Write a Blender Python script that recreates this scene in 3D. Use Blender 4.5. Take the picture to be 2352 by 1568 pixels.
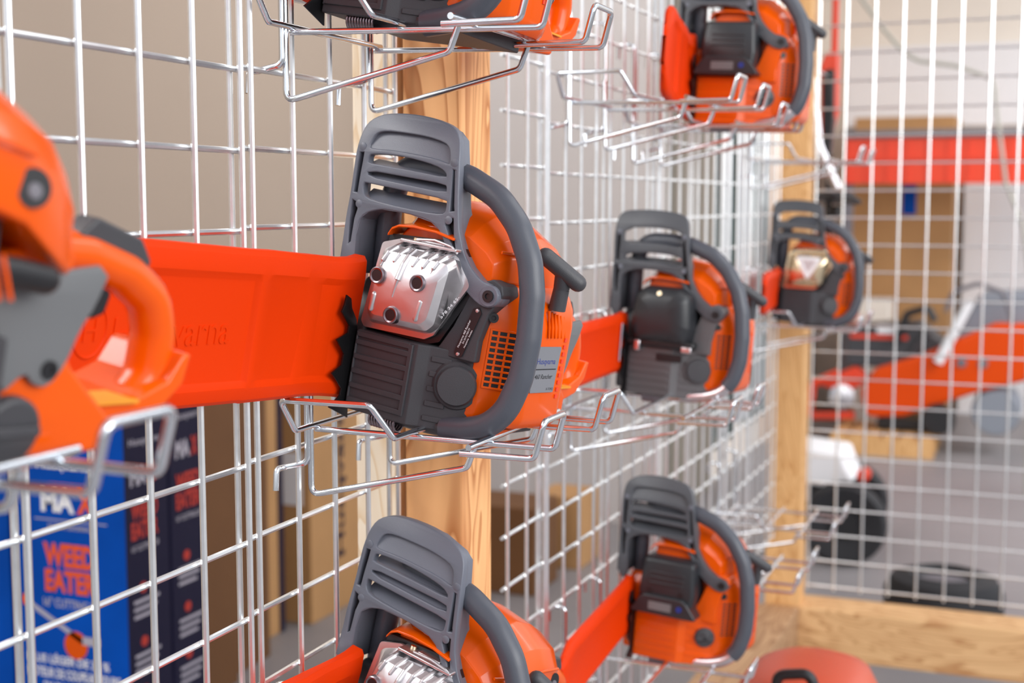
import bpy, bmesh, math, random
from mathutils import Vector, Matrix, Euler
R = math.radians
random.seed(4)
for o in list(bpy.data.objects): bpy.data.objects.remove(o)
SC = bpy.context.scene
COL = SC.collection
# ------------------------------------------------------------------ camera
cam = bpy.data.cameras.new('camera'); camo = bpy.data.objects.new('camera', cam); COL.objects.link(camo)
cam.sensor_width = 36.0; cam.lens = 3114.1/2352*36; cam.clip_start = .02
camo.location = (-.802, -.720, 1.5)
camo.rotation_euler = (R(90)-.1018, 0, .38170-R(90))
cam.dof.use_dof = True; cam.dof.focus_distance = 1.33; cam.dof.aperture_fstop = 4.8
SC.camera = camo
# ------------------------------------------------------------------ light
SC.view_settings.view_transform = 'Standard'; SC.view_settings.look = 'None'
SC.view_settings.gamma = 1; SC.view_settings.exposure = 0.0; SC.view_settings.use_curve_mapping = False
W = bpy.data.worlds.new('daylight'); SC.world = W; W.use_nodes = True
nt = W.node_tree; nt.nodes.clear()
wo = nt.nodes.new('ShaderNodeOutputWorld'); bg = nt.nodes.new('ShaderNodeBackground')
tc = nt.nodes.new('ShaderNodeTexCoord'); sp = nt.nodes.new('ShaderNodeSeparateXYZ'); cr = nt.nodes.new('ShaderNodeValToRGB')
mp = nt.nodes.new('ShaderNodeMapRange'); mp.inputs[1].default_value = -1; mp.inputs[2].default_value = 1
nt.links.new(tc.outputs['Generated'], sp.inputs[0]); nt.links.new(sp.outputs[2], mp.inputs[0]); nt.links.new(mp.outputs[0], cr.inputs[0])
cr.color_ramp.elements[0].position = .2; cr.color_ramp.elements[0].color = (.16, .15, .15, 1)
cr.color_ramp.elements[1].position = .8; cr.color_ramp.elements[1].color = (.88, .95, 1.08, 1)
e = cr.color_ramp.elements.new(.47); e.color = (.34, .33, .34, 1)
e = cr.color_ramp.elements.new(.54); e.color = (.95, .985, 1.04, 1)
nt.links.new(cr.outputs[0], bg.inputs[0]); bg.inputs[1].default_value = 1.15
nt.links.new(bg.outputs[0], wo.inputs[0])
def area(name, loc, target, sx, sy, power, col=(1, 1, 1)):
    l = bpy.data.lights.new(name, 'AREA'); l.shape = 'RECTANGLE'; l.size = sx; l.size_y = sy; l.energy = power; l.color = col
    o = bpy.data.objects.new(name, l); COL.objects.link(o); o.location = loc
    o.rotation_euler = (Vector(target)-Vector(loc)).to_track_quat('-Z', 'Y').to_euler(); return o
area('shop_window_light', (-.6, -3.6, 2.6), (.8, 0, 1.5), 3.4, 1.8, 120, (1, .99, .97))
area('ceiling_strip_light', (1.6, -1.3, 3.25), (1.6, -.3, 1.2), 3.0, .5, 24, (1, 1, 1))
area('far_window_light', (6.0, -2.6, 3.0), (7.6, 0, 1.0), 3.0, 2.0, 130, (1, .98, .96))
area('back_window_light', (-.6, 1.3, 2.9), (.7, .04, 1.5), 1.2, .8, 38, (1, .99, .98))
area('added_wall_fill', (2.2, 1.3, 3.22), (2.4, 2.3, 1.9), 5.0, .4, 20, (1, .98, .96))  # fill added to brighten the left wall, not a real fixture
area('back_corner_light', (4.3, 1.4, 3.2), (5.2, 1.5, 1.6), .4, 1.4, 14, (1, 1, 1))

# ------------------------------------------------------------------ materials
def mat(name, col, rough=.5, metal=0., coat=0., bump=0, bscale=300, vary=0, vscale=8, spec=.5, trans=0, emit=0):
    m = bpy.data.materials.new(name); m.use_nodes = True; t = m.node_tree; b = t.nodes['Principled BSDF']
    b.inputs['Base Color'].default_value = (*col, 1); b.inputs['Roughness'].default_value = rough
    b.inputs['Metallic'].default_value = metal; b.inputs['Coat Weight'].default_value = coat
    b.inputs['Coat Roughness'].default_value = .08; b.inputs['Specular IOR Level'].default_value = spec
    b.inputs['Transmission Weight'].default_value = trans
    tcn = t.nodes.new('ShaderNodeTexCoord')
    if bump:
        n = t.nodes.new('ShaderNodeTexNoise'); n.inputs['Scale'].default_value = bscale; n.inputs['Detail'].default_value = 3
        t.links.new(tcn.outputs['Object'], n.inputs['Vector'])
        bp = t.nodes.new('ShaderNodeBump'); bp.inputs['Strength'].default_value = bump; bp.inputs['Distance'].default_value = .0006
        t.links.new(n.outputs[0], bp.inputs['Height']); t.links.new(bp.outputs[0], b.inputs['Normal'])
    if vary:
        n = t.nodes.new('ShaderNodeTexNoise'); n.inputs['Scale'].default_value = vscale; n.inputs['Detail'].default_value = 4
        t.links.new(tcn.outputs['Object'], n.inputs['Vector'])
        r = t.nodes.new('ShaderNodeValToRGB')
        r.color_ramp.elements[0].position = .3; r.color_ramp.elements[1].position = .7
        r.color_ramp.elements[0].color = (*[c*(1-vary) for c in col], 1); r.color_ramp.elements[1].color = (*[min(1, c*(1+vary)) for c in col], 1)
        t.links.new(n.outputs[0], r.inputs[0]); t.links.new(r.outputs[0], b.inputs['Base Color'])
    return m
def wood(name, c1, c2, axis=2, scale=1.):
    m = bpy.data.materials.new(name); m.use_nodes = True; t = m.node_tree; b = t.nodes['Principled BSDF']
    tcn = t.nodes.new('ShaderNodeTexCoord'); mpn = t.nodes.new('ShaderNodeMapping')
    s = [10*scale, 10*scale, 10*scale]; s[axis] = 1.7*scale; mpn.inputs['Scale'].default_value = s
    t.links.new(tcn.outputs['Object'], mpn.inputs[0])
    n = t.nodes.new('ShaderNodeTexNoise'); n.inputs['Scale'].default_value = 1.0; n.inputs['Detail'].default_value = 2.5; n.inputs['Distortion'].default_value = .9
    t.links.new(mpn.outputs[0], n.inputs['Vector'])
    ml = t.nodes.new('ShaderNodeMath'); ml.operation = 'MULTIPLY'; ml.inputs[1].default_value = 13
    fr = t.nodes.new('ShaderNodeMath'); fr.operation = 'FRACT'
    t.links.new(n.outputs[0], ml.inputs[0]); t.links.new(ml.outputs[0], fr.inputs[0])
    r = t.nodes.new('ShaderNodeValToRGB'); r.color_ramp.elements[0].position = 0; r.color_ramp.elements[0].color = (*c1, 1)
    r.color_ramp.elements[1].position = .93; r.color_ramp.elements[1].color = (*c2, 1)
    x = r.color_ramp.elements.new(.6); x.color = (*[a*.8+b_*.2 for a, b_ in zip(c1, c2)], 1)
    x = r.color_ramp.elements.new(1.); x.color = (*c1, 1)
    t.links.new(fr.outputs[0], r.inputs[0]); t.links.new(r.outputs[0], b.inputs['Base Color'])
    b.inputs['Roughness'].default_value = .62
    return m
M = {}
M['zinc'] = mat('zinc_wire', (.90, .92, .93), .34, 1., vary=.05, vscale=60)
M['zinc_blue'] = mat('bright_zinc_rack_wire', (.80, .84, .88), .17, 1., vary=.05, vscale=40)
M['orange'] = mat('gloss_orange_plastic', (.80, .095, .0), .24, coat=.22, spec=.3)
M['redorange'] = mat('scabbard_plastic', (.73, .038, .0), .5, spec=.12, bump=.15, bscale=500)
M['dark'] = mat('charcoal_plastic', (.050, .050, .056), .42, bump=.35, bscale=1500)
M['darkm'] = mat('charcoal_cast_housing', (.056, .055, .061), .5, spec=.3, bump=.3, bscale=1200)
M['guard'] = mat('grey_guard_plastic', (.14, .149, .182), .36, bump=.25, bscale=1500)
M['guard_dark'] = mat('charcoal_guard_plastic', (.075, .08, .092), .38, bump=.25, bscale=1500)
M['castgrey'] = mat('grey_cast_housing', (.115, .112, .118), .42, bump=.2, bscale=1000)
M['rubber'] = mat('grey_handle_rubber', (.072, .079, .098), .36, bump=.2, bscale=1500)
M['black'] = mat('black_plastic', (.012, .012, .014), .4)
M['blackm'] = mat('black_spike_steel', (.016, .016, .018), .32, .6)
M['midgrey'] = mat('mid_grey_plastic', (.15, .155, .16), .4)
M['steel'] = mat('muffler_steel', (.66, .645, .66), .42, 1., bump=.2, bscale=120, vary=.06, vscale=25)
M['steeld'] = mat('heat_tinted_steel', (.30, .25, .27), .3, 1.)
M['alu'] = mat('aluminium_tube', (.75, .73, .76), .3, 1.)
M['gold'] = mat('brassy_muffler_steel', (.85, .70, .48), .22, 1.)
M['blackmuf'] = mat('black_muffler_enamel', (.022, .024, .028), .35)
M['label'] = mat('silver_label', (.20, .205, .225), .4)
M['ltblue'] = mat('label_blue', (.01, .03, .22), .5)
M['white'] = mat('white_print', (.85, .85, .87), .5)
M['offprint'] = mat('pale_grey_print', (.45, .43, .50), .6)
M['orprint'] = mat('orange_print', (.85, .10, .02), .5)
M['redprint'] = mat('red_print', (.50, .035, .02), .5)
M['yellow'] = mat('warning_yellow', (.75, .30, .02), .5)
M['bluebox'] = mat('blue_printed_card', (.0, .068, .40), .5, spec=.12, vary=.25, vscale=3)
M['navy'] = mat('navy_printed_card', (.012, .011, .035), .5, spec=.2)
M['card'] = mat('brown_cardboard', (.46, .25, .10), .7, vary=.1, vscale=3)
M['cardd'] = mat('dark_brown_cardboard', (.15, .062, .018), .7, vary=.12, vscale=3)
M['wallt'] = mat('taupe_wall_paint', (.41, .33, .265), .75, vary=.03, vscale=1)
M['wallg'] = mat('grey_wall_paint', (.60, .565, .555), .75, vary=.03, vscale=1)
M['cream'] = mat('cream_wall_paint', (.86, .80, .72), .7, vary=.04, vscale=1)
M['whitewall'] = mat('white_panel', (.86, .86, .88), .6)
M['floor'] = mat('concrete_floor', (.25, .235, .24), .5, vary=.15, vscale=1.2)
M['pine'] = wood('pine_post', (.90, .49, .21), (.50, .19, .055), 2)
M['pale_pine'] = wood('pale_pine_board', (.93, .80, .62), (.80, .60, .38), 2)
M['pine2'] = wood('pine_post_plain', (.80, .47, .20), (.58, .28, .09), 2)
M['pine_b'] = wood('pine_beam', (.80, .50, .24), (.50, .24, .09), 1)
M['pine_x'] = wood('pine_base_board', (.50, .30, .16), (.30, .15, .07), 0)
M['red'] = mat('red_paint', (.80, .055, .015), .4)
M['redhood'] = mat('red_hood_paint', (.62, .075, .022), .42)
M['tyre'] = mat('black_tyre_rubber', (.014, .014, .017), .7)
M['teal'] = mat('dark_teal_frame', (.025, .075, .072), .4)
M['olive'] = mat('olive_grey_frame', (.22, .20, .165), .6)
M['pane'] = mat('pale_door_panel', (.62, .68, .72), .3)
M['ply'] = mat('pinkish_ply', (.78, .58, .44), .6, vary=.08, vscale=3)
M['greybag'] = mat('grey_fabric', (.24, .26, .30), .8)
M['cable'] = mat('grey_cable', (.42, .41, .36), .6)
M['tillred'] = mat('orange_red_cover', (.72, .065, .0), .3, spec=.3)
M['seat'] = mat('slate_grey_metal', (.16, .15, .17), .5)

# ------------------------------------------------------------------ mesh helpers
class MB:
    def __init__(s): s.v = []; s.f = []
    def add(s, v, f, mtx=None):
        b = len(s.v)
        s.v += [tuple(mtx @ Vector(p)) if mtx else tuple(p) for p in v]
        s.f += [tuple(i+b for i in q) for q in f]; return s
    def merge(s, o, mtx=None): return s.add(o.v, o.f, mtx)
    def scaled(s, k): s.v = [(a*k, b*k, c*k) for a, b, c in s.v]; return s
def tag(o, label=None, cat=None, group=None, kind=None):
    if label: o['label'] = label
    if cat: o['category'] = cat
    if group: o['group'] = group
    if kind: o['kind'] = kind
    return o
def obj(name, mb, m, parent=None, smooth=True, bevel=0, seg=2, ang=35, loc=None, label=None):
    me = bpy.data.meshes.new(name); me.from_pydata(mb.v, [], mb.f); me.validate(); me.update()
    bm = bmesh.new(); bm.from_mesh(me); bmesh.ops.remove_doubles(bm, verts=bm.verts, dist=1e-6); bmesh.ops.recalc_face_normals(bm, faces=bm.faces); bm.to_mesh(me); bm.free()
    me.materials.append(m)
    o = bpy.data.objects.new(name, me); COL.objects.link(o)
    if bevel:
        b = o.modifiers.new('bevel', 'BEVEL'); b.width = bevel; b.segments = seg; b.limit_method = 'ANGLE'; b.angle_limit = R(ang)
    if smooth:
        for p in me.polygons: p.use_smooth = True
        me.set_sharp_from_angle(angle=R(38))
    if parent: o.parent = parent
    if loc: o.location = loc
    if label: o['label'] = label
    return o
def empty(name, mtx=None, loc=None):
    o = bpy.data.objects.new(name, None); COL.objects.link(o); o.empty_display_size = .05
    if mtx: o.matrix_world = mtx
    if loc: o.location = loc
    return o
def box(x0, x1, y0, y1, z0, z1):
    m = MB(); v = [(x, y, z) for x in (x0, x1) for y in (y0, y1) for z in (z0, z1)]
    return m.add(v, [(0, 1, 3, 2), (4, 6, 7, 5), (0, 4, 5, 1), (2, 3, 7, 6), (0, 2, 6, 4), (1, 5, 7, 3)])
def loft(rings, caps=True):
    m = MB(); n = len(rings[0]); v = [p for r in rings for p in r]; f = []
    for k in range(len(rings)-1):
        for i in range(n):
            j = (i+1) % n; f.append((k*n+i, k*n+j, (k+1)*n+j, (k+1)*n+i))
    if caps: f.append(tuple(range(n))[::-1]); f.append(tuple((len(rings)-1)*n+i for i in range(n)))
    return m.add(v, f)
def prism(poly, a0, a1, ax):
    # poly in the two other axes (in xyz order), extruded along ax
    def P(p, a):
        q = list(p); q.insert('xyz'.index(ax), a); return tuple(q)
    return loft([[P(p, a0) for p in poly], [P(p, a1) for p in poly]])
def inset(poly, d):
    cx = sum(p[0] for p in poly)/len(poly); cy = sum(p[1] for p in poly)/len(poly); o = []
    n = len(poly)
    for i in range(n):
        a = Vector(poly[i-1]); b = Vector(poly[i]); c = Vector(poly[(i+1) % n])
        e1 = (b-a).normalized(); e2 = (c-b).normalized(); n1 = Vector((-e1.y, e1.x)); n2 = Vector((-e2.y, e2.x))
        nn = n1+n2
        nn = nn.normalized() if nn.length > 1e-6 else n1
        if nn.dot(Vector((cx, cy))-b) < 0 and False: nn = -nn
        k = max(.4, nn.dot(n1)); o.append(b+nn*d/k)
    ar = sum(poly[i-1][0]*poly[i][1]-poly[i][0]*poly[i-1][1] for i in range(n))
    if ar < 0: return [tuple(2*Vector(poly[i])-o[i]) for i in range(n)]
    return [tuple(p) for p in o]
def rpoly(poly, r, n=4):
    out = []; N = len(poly)
    for i in range(N):
        a = Vector(poly[i-1]); b = Vector(poly[i]); c = Vector(poly[(i+1) % N])
        d1 = (a-b); d2 = (c-b); rr = r[i] if isinstance(r, (list, tuple)) else r
        ang = d1.angle(d2) if d1.length > 0 and d2.length > 0 else math.pi
        t = 0 if rr <= 0 else min(rr/max(math.tan(ang/2), 1e-3), d1.length*.45, d2.length*.45)
        p = b+d1.normalized()*t; q = b+d2.normalized()*t
        for k in range(n+1):
            u = k/n; out.append(tuple((1-u)**2*p+2*u*(1-u)*b+u*u*q))
    return out
def chaikin(p, it=1):
    for _ in range(it):
        o = []
        for i in range(len(p)):
            a = p[i]; b = p[(i+1) % len(p)]
            o.append((a[0]*.75+b[0]*.25, a[1]*.75+b[1]*.25)); o.append((a[0]*.25+b[0]*.75, a[1]*.25+b[1]*.75))
        p = o
    return p
def fillet(path, r, n=5):
    P = [Vector(p) for p in path]; out = [P[0]]
    for i in range(1, len(P)-1):
        a, b, c = P[i-1], P[i], P[i+1]; d1 = a-b; d2 = c-b
        if d1.length < 1e-9 or d2.length < 1e-9: continue
        ang = d1.angle(d2)
        if ang > R(175): out.append(b); continue
        t = min(r/math.tan(ang/2), d1.length*.48, d2.length*.48)
        p = b+d1.normalized()*t; q = b+d2.normalized()*t
        for k in range(n+1):
            u = k/n; out.append((1-u)**2*p+2*u*(1-u)*b+u*u*q)
    out.append(P[-1]); return out
def tube(path, r, seg=10, fil=0, closed=False, prof=None, n=5):
    P = fillet(path, fil, n) if fil else [Vector(p) for p in path]
    N = len(P); T = []
    for i in range(N):
        if closed: d = P[(i+1) % N]-P[i-1]
        else: d = P[min(i+1, N-1)]-P[max(i-1, 0)]
        T.append(d.normalized())
    u = T[0].orthogonal().normalized(); rings = []
    if prof and abs(T[0].z) < .99: u = Vector((0, 0, 1))-T[0]*T[0].z; u.normalize()
    for i in range(N):
        if i: u = (u-T[i]*u.dot(T[i])).normalized()
        w = T[i].cross(u)
        if isinstance(r, (list, tuple)):
            q = i/(N-1)*(len(r)-1); k = min(int(q), len(r)-2); rr = r[k]+(r[k+1]-r[k])*(q-k)
        else: rr = r
        if prof: rings.append([P[i]+u*(a*rr)+w*(b*rr) for a, b in prof])
        else: rings.append([P[i]+(u*math.cos(2*math.pi*k/seg)+w*math.sin(2*math.pi*k/seg))*rr for k in range(seg)])
    m = MB()
    if closed:
        n_ = len(rings[0]); v = [tuple(p) for q in rings for p in q]
        return m.add(v, [(k*n_+i, k*n_+(i+1) % n_, ((k+1) % N)*n_+(i+1) % n_, ((k+1) % N)*n_+i) for k in range(N) for i in range(n_)])
    return loft([[tuple(p) for p in q] for q in rings])
def lathe(prof, c, axis, seg=24):
    # prof: (radius, height) pairs along axis from c
    A = Vector(axis).normalized(); u = A.orthogonal().normalized(); w = A.cross(u); c = Vector(c)
    rings = [[tuple(c+A*h+(u*math.cos(2*math.pi*k/seg)+w*math.sin(2*math.pi*k/seg))*max(r, 1e-5)) for k in range(seg)] for r, h in prof]
    return loft(rings)
def capsule(a, b, r, seg=10, flat=1.):
    a = Vector(a); b = Vector(b); d = (b-a).normalized(); pts = []; rad = []
    for k in range(5):
        t = R(90-k*22.5); pts.append(a-d*r*math.sin(t)); rad.append(max(r*math.cos(t), 1e-4*r))
    for k in range(5):
        t = R(k*22.5); pts.append(b+d*r*math.sin(t)); rad.append(max(r*math.cos(t), 1e-4*r))
    return tube(pts, rad, seg)
def curve_mesh(cu):
    o = bpy.data.objects.new('tmp', cu); COL.objects.link(o)
    bpy.context.view_layer.update()
    dg = bpy.context.evaluated_depsgraph_get(); me = bpy.data.meshes.new_from_object(o.evaluated_get(dg))
    m = MB(); m.v = [tuple(v.co) for v in me.vertices]; m.f = [tuple(p.vertices) for p in me.polygons]
    bpy.data.objects.remove(o); bpy.data.curves.remove(cu); bpy.data.meshes.remove(me); return m
def plate(outer, holes=(), t=1., bevel=0, res=1):
    cu = bpy.data.curves.new('c', 'CURVE'); cu.dimensions = '2D'; cu.fill_mode = 'BOTH'; cu.extrude = max(t/2-bevel, 0); cu.bevel_depth = bevel; cu.bevel_resolution = res
    for L in [outer]+list(holes):
        s = cu.splines.new('POLY'); s.points.add(len(L)-1)
        for i, p in enumerate(L): s.points[i].co = (p[0], p[1], 0, 1)
        s.use_cyclic_u = True
    return curve_mesh(cu)
def text(body, size, ext=.0, shear=0, align='LEFT', bold=0, space=1.):
    cu = bpy.data.curves.new('t', 'FONT'); cu.body = body; cu.size = size; cu.extrude = ext; cu.shear = shear; cu.align_x = align; cu.offset = bold; cu.resolution_u = 3; cu.space_character = space
    return curve_mesh(cu)
def frame(o, ux, uy):
    ux = Vector(ux).normalized(); uy = Vector(uy).normalized(); uz = ux.cross(uy).normalized()
    m = Matrix((ux, uy, uz)).transposed().to_4x4(); m.translation = Vector(o); return m
def at(mb, mtx): r = MB(); return r.merge(mb, mtx)
# ------------------------------------------------------------------ setting
def struct(name, mb, m, bevel=0): o = obj(name, mb, m, smooth=False, bevel=bevel); o['kind'] = 'structure'; return o
struct('floor', box(-3, 10.5, -4.5, 3.2, -.1, 0), M['floor'])
struct('wall_left', box(-3, 5.2, 2.3, 2.45, 0, 3.3), M['wallt'])
struct('wall_back', box(5.2, 5.32, .97, 2.45, 0, 3.3), M['wallg'])
struct('wall_alcove', box(5.32, 9.6, .97, 1.09, 0, 3.3), M['cream'])
struct('wall_far', box(9.5, 9.62, -4.5, 1.1, 0, 3.3), M['cream'])
struct('baseboard_left', box(-3, 5.2, 2.28, 2.3, 0, .09), M['olive'])
struct('ceiling', box(-1.5, 9.6, -1.9, 2.45, 3.3, 3.4), M['whitewall'])
# door with panes along the alcove wall
d = struct('door_1', box(5.33, 6.15, .93, .968, 0, 3.2), M['olive'])
for i, (a, b) in enumerate(((6.2, 6.5), (6.62, 7.1), (7.2, 7.45))):
    w = struct('window_%d' % (i+1), box(a, b, .935, .968, .25, 3.1), M['pane'])
    for q in (a-.04, b): obj('window_frame', box(q, q+.04, .92, .968, .2, 3.15), M['teal'], w, smooth=False)
struct('trim_1', box(7.6, 9.4, .94, .968, 0, 3.2), M['ply'])

# ------------------------------------------------------------------ gridwall
C = .0762; Z0 = 1.6255; WR = .0032
def gridwall(x0, cells, zoff, label, rows=(-9, 14), yoff=0, extra=(0, 4, 8), M0=None):
    m = MB(); zt = Z0+zoff-rows[0]*C; zb = Z0+zoff-rows[1]*C
    for i in range(cells+1):
        m.merge(tube([(x0+i*C, yoff, zb-.004), (x0+i*C, yoff, zt+.004)], WR, 8))
        if i in extra: m.merge(tube([(x0+i*C, yoff+2*WR*2-.0008, zb-.004), (x0+i*C, yoff+2*WR*2-.0008, zt+.004)], WR, 8))
    for k in range(rows[0], rows[1]+1):
        z = Z0+zoff-k*C; m.merge(tube([(x0-.007, yoff+2*WR-.0004, z), (x0+cells*C+.004, yoff+2*WR-.0004, z)], WR*.95, 8))
    o = obj('gridwall_panel', m, M0 or M['zinc']); return tag(o, label, 'wire grid panel', 'wire grid display panels')
gridwall(-4*C, 8, 0, 'zinc wire grid panel left of the pine post, behind the nearest cropped saw', extra=(0, 4, 8))
gridwall(.3222, 4, .003, 'narrow zinc wire grid panel directly left of the pine post, carrying the centre saw', extra=(4,))
gridwall(.9737, 2, .0035, 'two-cell-wide zinc wire grid strip just right of the pine post', extra=(2,))
gridwall(1.1379, 8, -.004, 'zinc wire grid panel behind the black-muffler saw right of the pine post')
gridwall(1.7570, 8, -.004, 'zinc wire grid panel between the black-muffler saw and the gold-muffler saw')
gridwall(2.3760, 8, -.004, 'farthest zinc wire grid panel of the left wall, ending at the corner post')
def endgrid(y0, cells, label, extra=(0, 4, 8)):
    m = MB(); zt = Z0+.366+9*C; zb = Z0+.366-21*C-.01
    for i in range(cells+1):
        y = y0-i*C; m.merge(tube([(3.107, y, zb), (3.107, y, zt)], WR, 8))
    for k in range(-8, 22):
        z = Z0+.366-k*C; m.merge(tube([(3.107+2*WR, y0+.007, z), (3.107+2*WR, y0-cells*C-.004, z)], WR*.95, 8))
    o = obj('gridwall_panel', m, M['zinc']); return tag(o, label, 'wire grid panel', 'wire grid display panels')
endgrid(-.0795, 8, 'zinc wire grid panel standing across the aisle right of the corner post')
# posts and beams
def lumber(name, mb, m, label, cat='wooden post'):
    return tag(obj(name, mb, m, smooth=False, bevel=.003), label, cat)
p1 = lumber('wooden_post', box(.645, .734, -.076, -.0005, 0, 2.7), M['pine'], 'knotty orange pine post in front of the wire grid, centre of the picture')
lumber('wooden_board', box(.648, .72, .012, .068, 0, 2.7), M['pale_pine'], 'pale pine board standing behind the grid against the centre post', 'board')
lumber('wooden_post', box(3.03, 3.115, -.07, .03, .345, 2.7), M['pine2'], 'far pine corner post where the two wire grid walls meet')
lumber('wooden_beam', box(3.03, 3.17, -1.3, .03, .20, .345), M['pine_b'], 'pine base beam under the end wire grid, lower right', 'beam')
lumber('wooden_beam', box(.74, 3.03, -.07, .07, .20, .345), M['pine_x'], 'brown pine base beam running along under the left wire grid', 'beam')

# ------------------------------------------------------------------ racks
def wire(parent, name, paths, m, r=.0032, fil=.012):
    k = MB()
    for p in paths: k.merge(tube(p, r, 10, fil))
    return obj(name, k, m, parent)
def rack(x, z, label, m=None, n_hook=True, w=.178):
    m = m or M['zinc_blue']
    e = tag(empty('saw_rack', loc=(x, 0, z)), label, 'wire rack', 'wire saw racks hooked on the grid')
    for i, xx in enumerate((0, w)):
        wire(e, 'leg', [[(xx, .016, .12), (xx, .016, .145), (xx, -.012, .145), (xx, -.012, -.065), (xx, -.188, -.024), (xx, -.197, -.001)],
                        [(xx-.0065, -.012, .05), (xx-.0065, -.012, -.03), (xx-.012, .014, -.036), (xx-.022, .016, -.036), (xx-.024, .016, -.058)]], m, fil=.009)
        wire(e, 'arm', [[(xx+.010, -.012, .003), (xx+.022, -.272, -.003), (xx+.022, -.282, .033), (xx-.034, -.282, .033), (xx-.034, -.272, -.003), (xx-.034, -.196, -.003)]], m, fil=.0075)
    wire(e, 'stop_rod', [[(-.036, -.2055, .0035), (w+.036, -.2055, .0035)]], m)
    wire(e, 'lip', [[(w+.02, -.014, .0078), (-.034, -.014, .0078), (-.058, -.012, .042), (-.058, -.112, .042), (-.040, -.128, .0078), (w+.02, -.128, .0078)]], m, fil=.007)
    return e

# ------------------------------------------------------------------ chainsaw (local: x forward, y to the starter side, z up; millimetres)
OUT = [(-134,196),(-135,223),(-135,240),(-134,256),(-131,267),(-124,274),(-113,279),(-95,282),(-73,283),(-54,282),(-37,279),(-26,275),(-19,269),(-14,259),(-9,238),(-4,208),(2,180),(5,172),(12,157),(24,141),(39,131),(52,129),(61,124),(62,115),(55,109),(45,109),(34,114),(21,123),(8,136),(-3,154),(-17,174),(-28,181),(-45,184),(-79,185),(-94,184),(-109,179),(-118,172),(-121,162),(-121,152),(-120,139),(-117,112),(-124,100),(-132,112),(-134,144),(-135,167)]
H1 = [(-123,243),(-120,256),(-116,261),(-106,264),(-83,265),(-55,265),(-32,262),(-24,257),(-21,251),(-18,240),(-22,239),(-37,242),(-65,243),(-93,243),(-116,241)]
H2 = [(-117,238),(-102,240),(-74,241),(-46,239),(-29,236),(-22,232),(-20,229),(-20,225),(-61,226),(-99,226),(-120,226),(-121,230),(-120,236)]
H3 = [(-120,221),(-69,221),(-20,221),(-17,216),(-17,210),(-68,211),(-118,212)]
H4 = [(-122,208),(-114,208),(-67,207),(-15,206),(-14,200),(-14,192),(-19,188),(-44,187),(-91,188),(-114,190),(-121,196)]
PL = [(-133,238),(-125,239),(-125,228),(-125.5,213),(-125.5,194),(-133,194),(-133.2,208),(-133.5,223)]
PR = [(-16.5,237),(-10,236),(-7.5,215),(-3.5,194),(-11.5,192),(-13,207)]
PL2 = [(-133,189),(-123.5,186),(-122,178),(-124,168),(-124,150),(-124,143),(-129,138),(-132.3,165)]
PR2 = [(-13.5,188),(-3.5,189),(.5,171),(6,156),(3,152),(-6,166),(-14,179)]
OUTB = [(-134,196),(-135.5,223),(-136,246),(-135,262),(-132,271),(-125,277),(-112,280),(-73,283),(-40,281),(-24,278),(-16,273),(-11,262),(-8,244)]+OUT[15:]
W1 = [(-121,262),(-60,266),(-26,262),(-20,246),(-60,249),(-119,247)]
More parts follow.
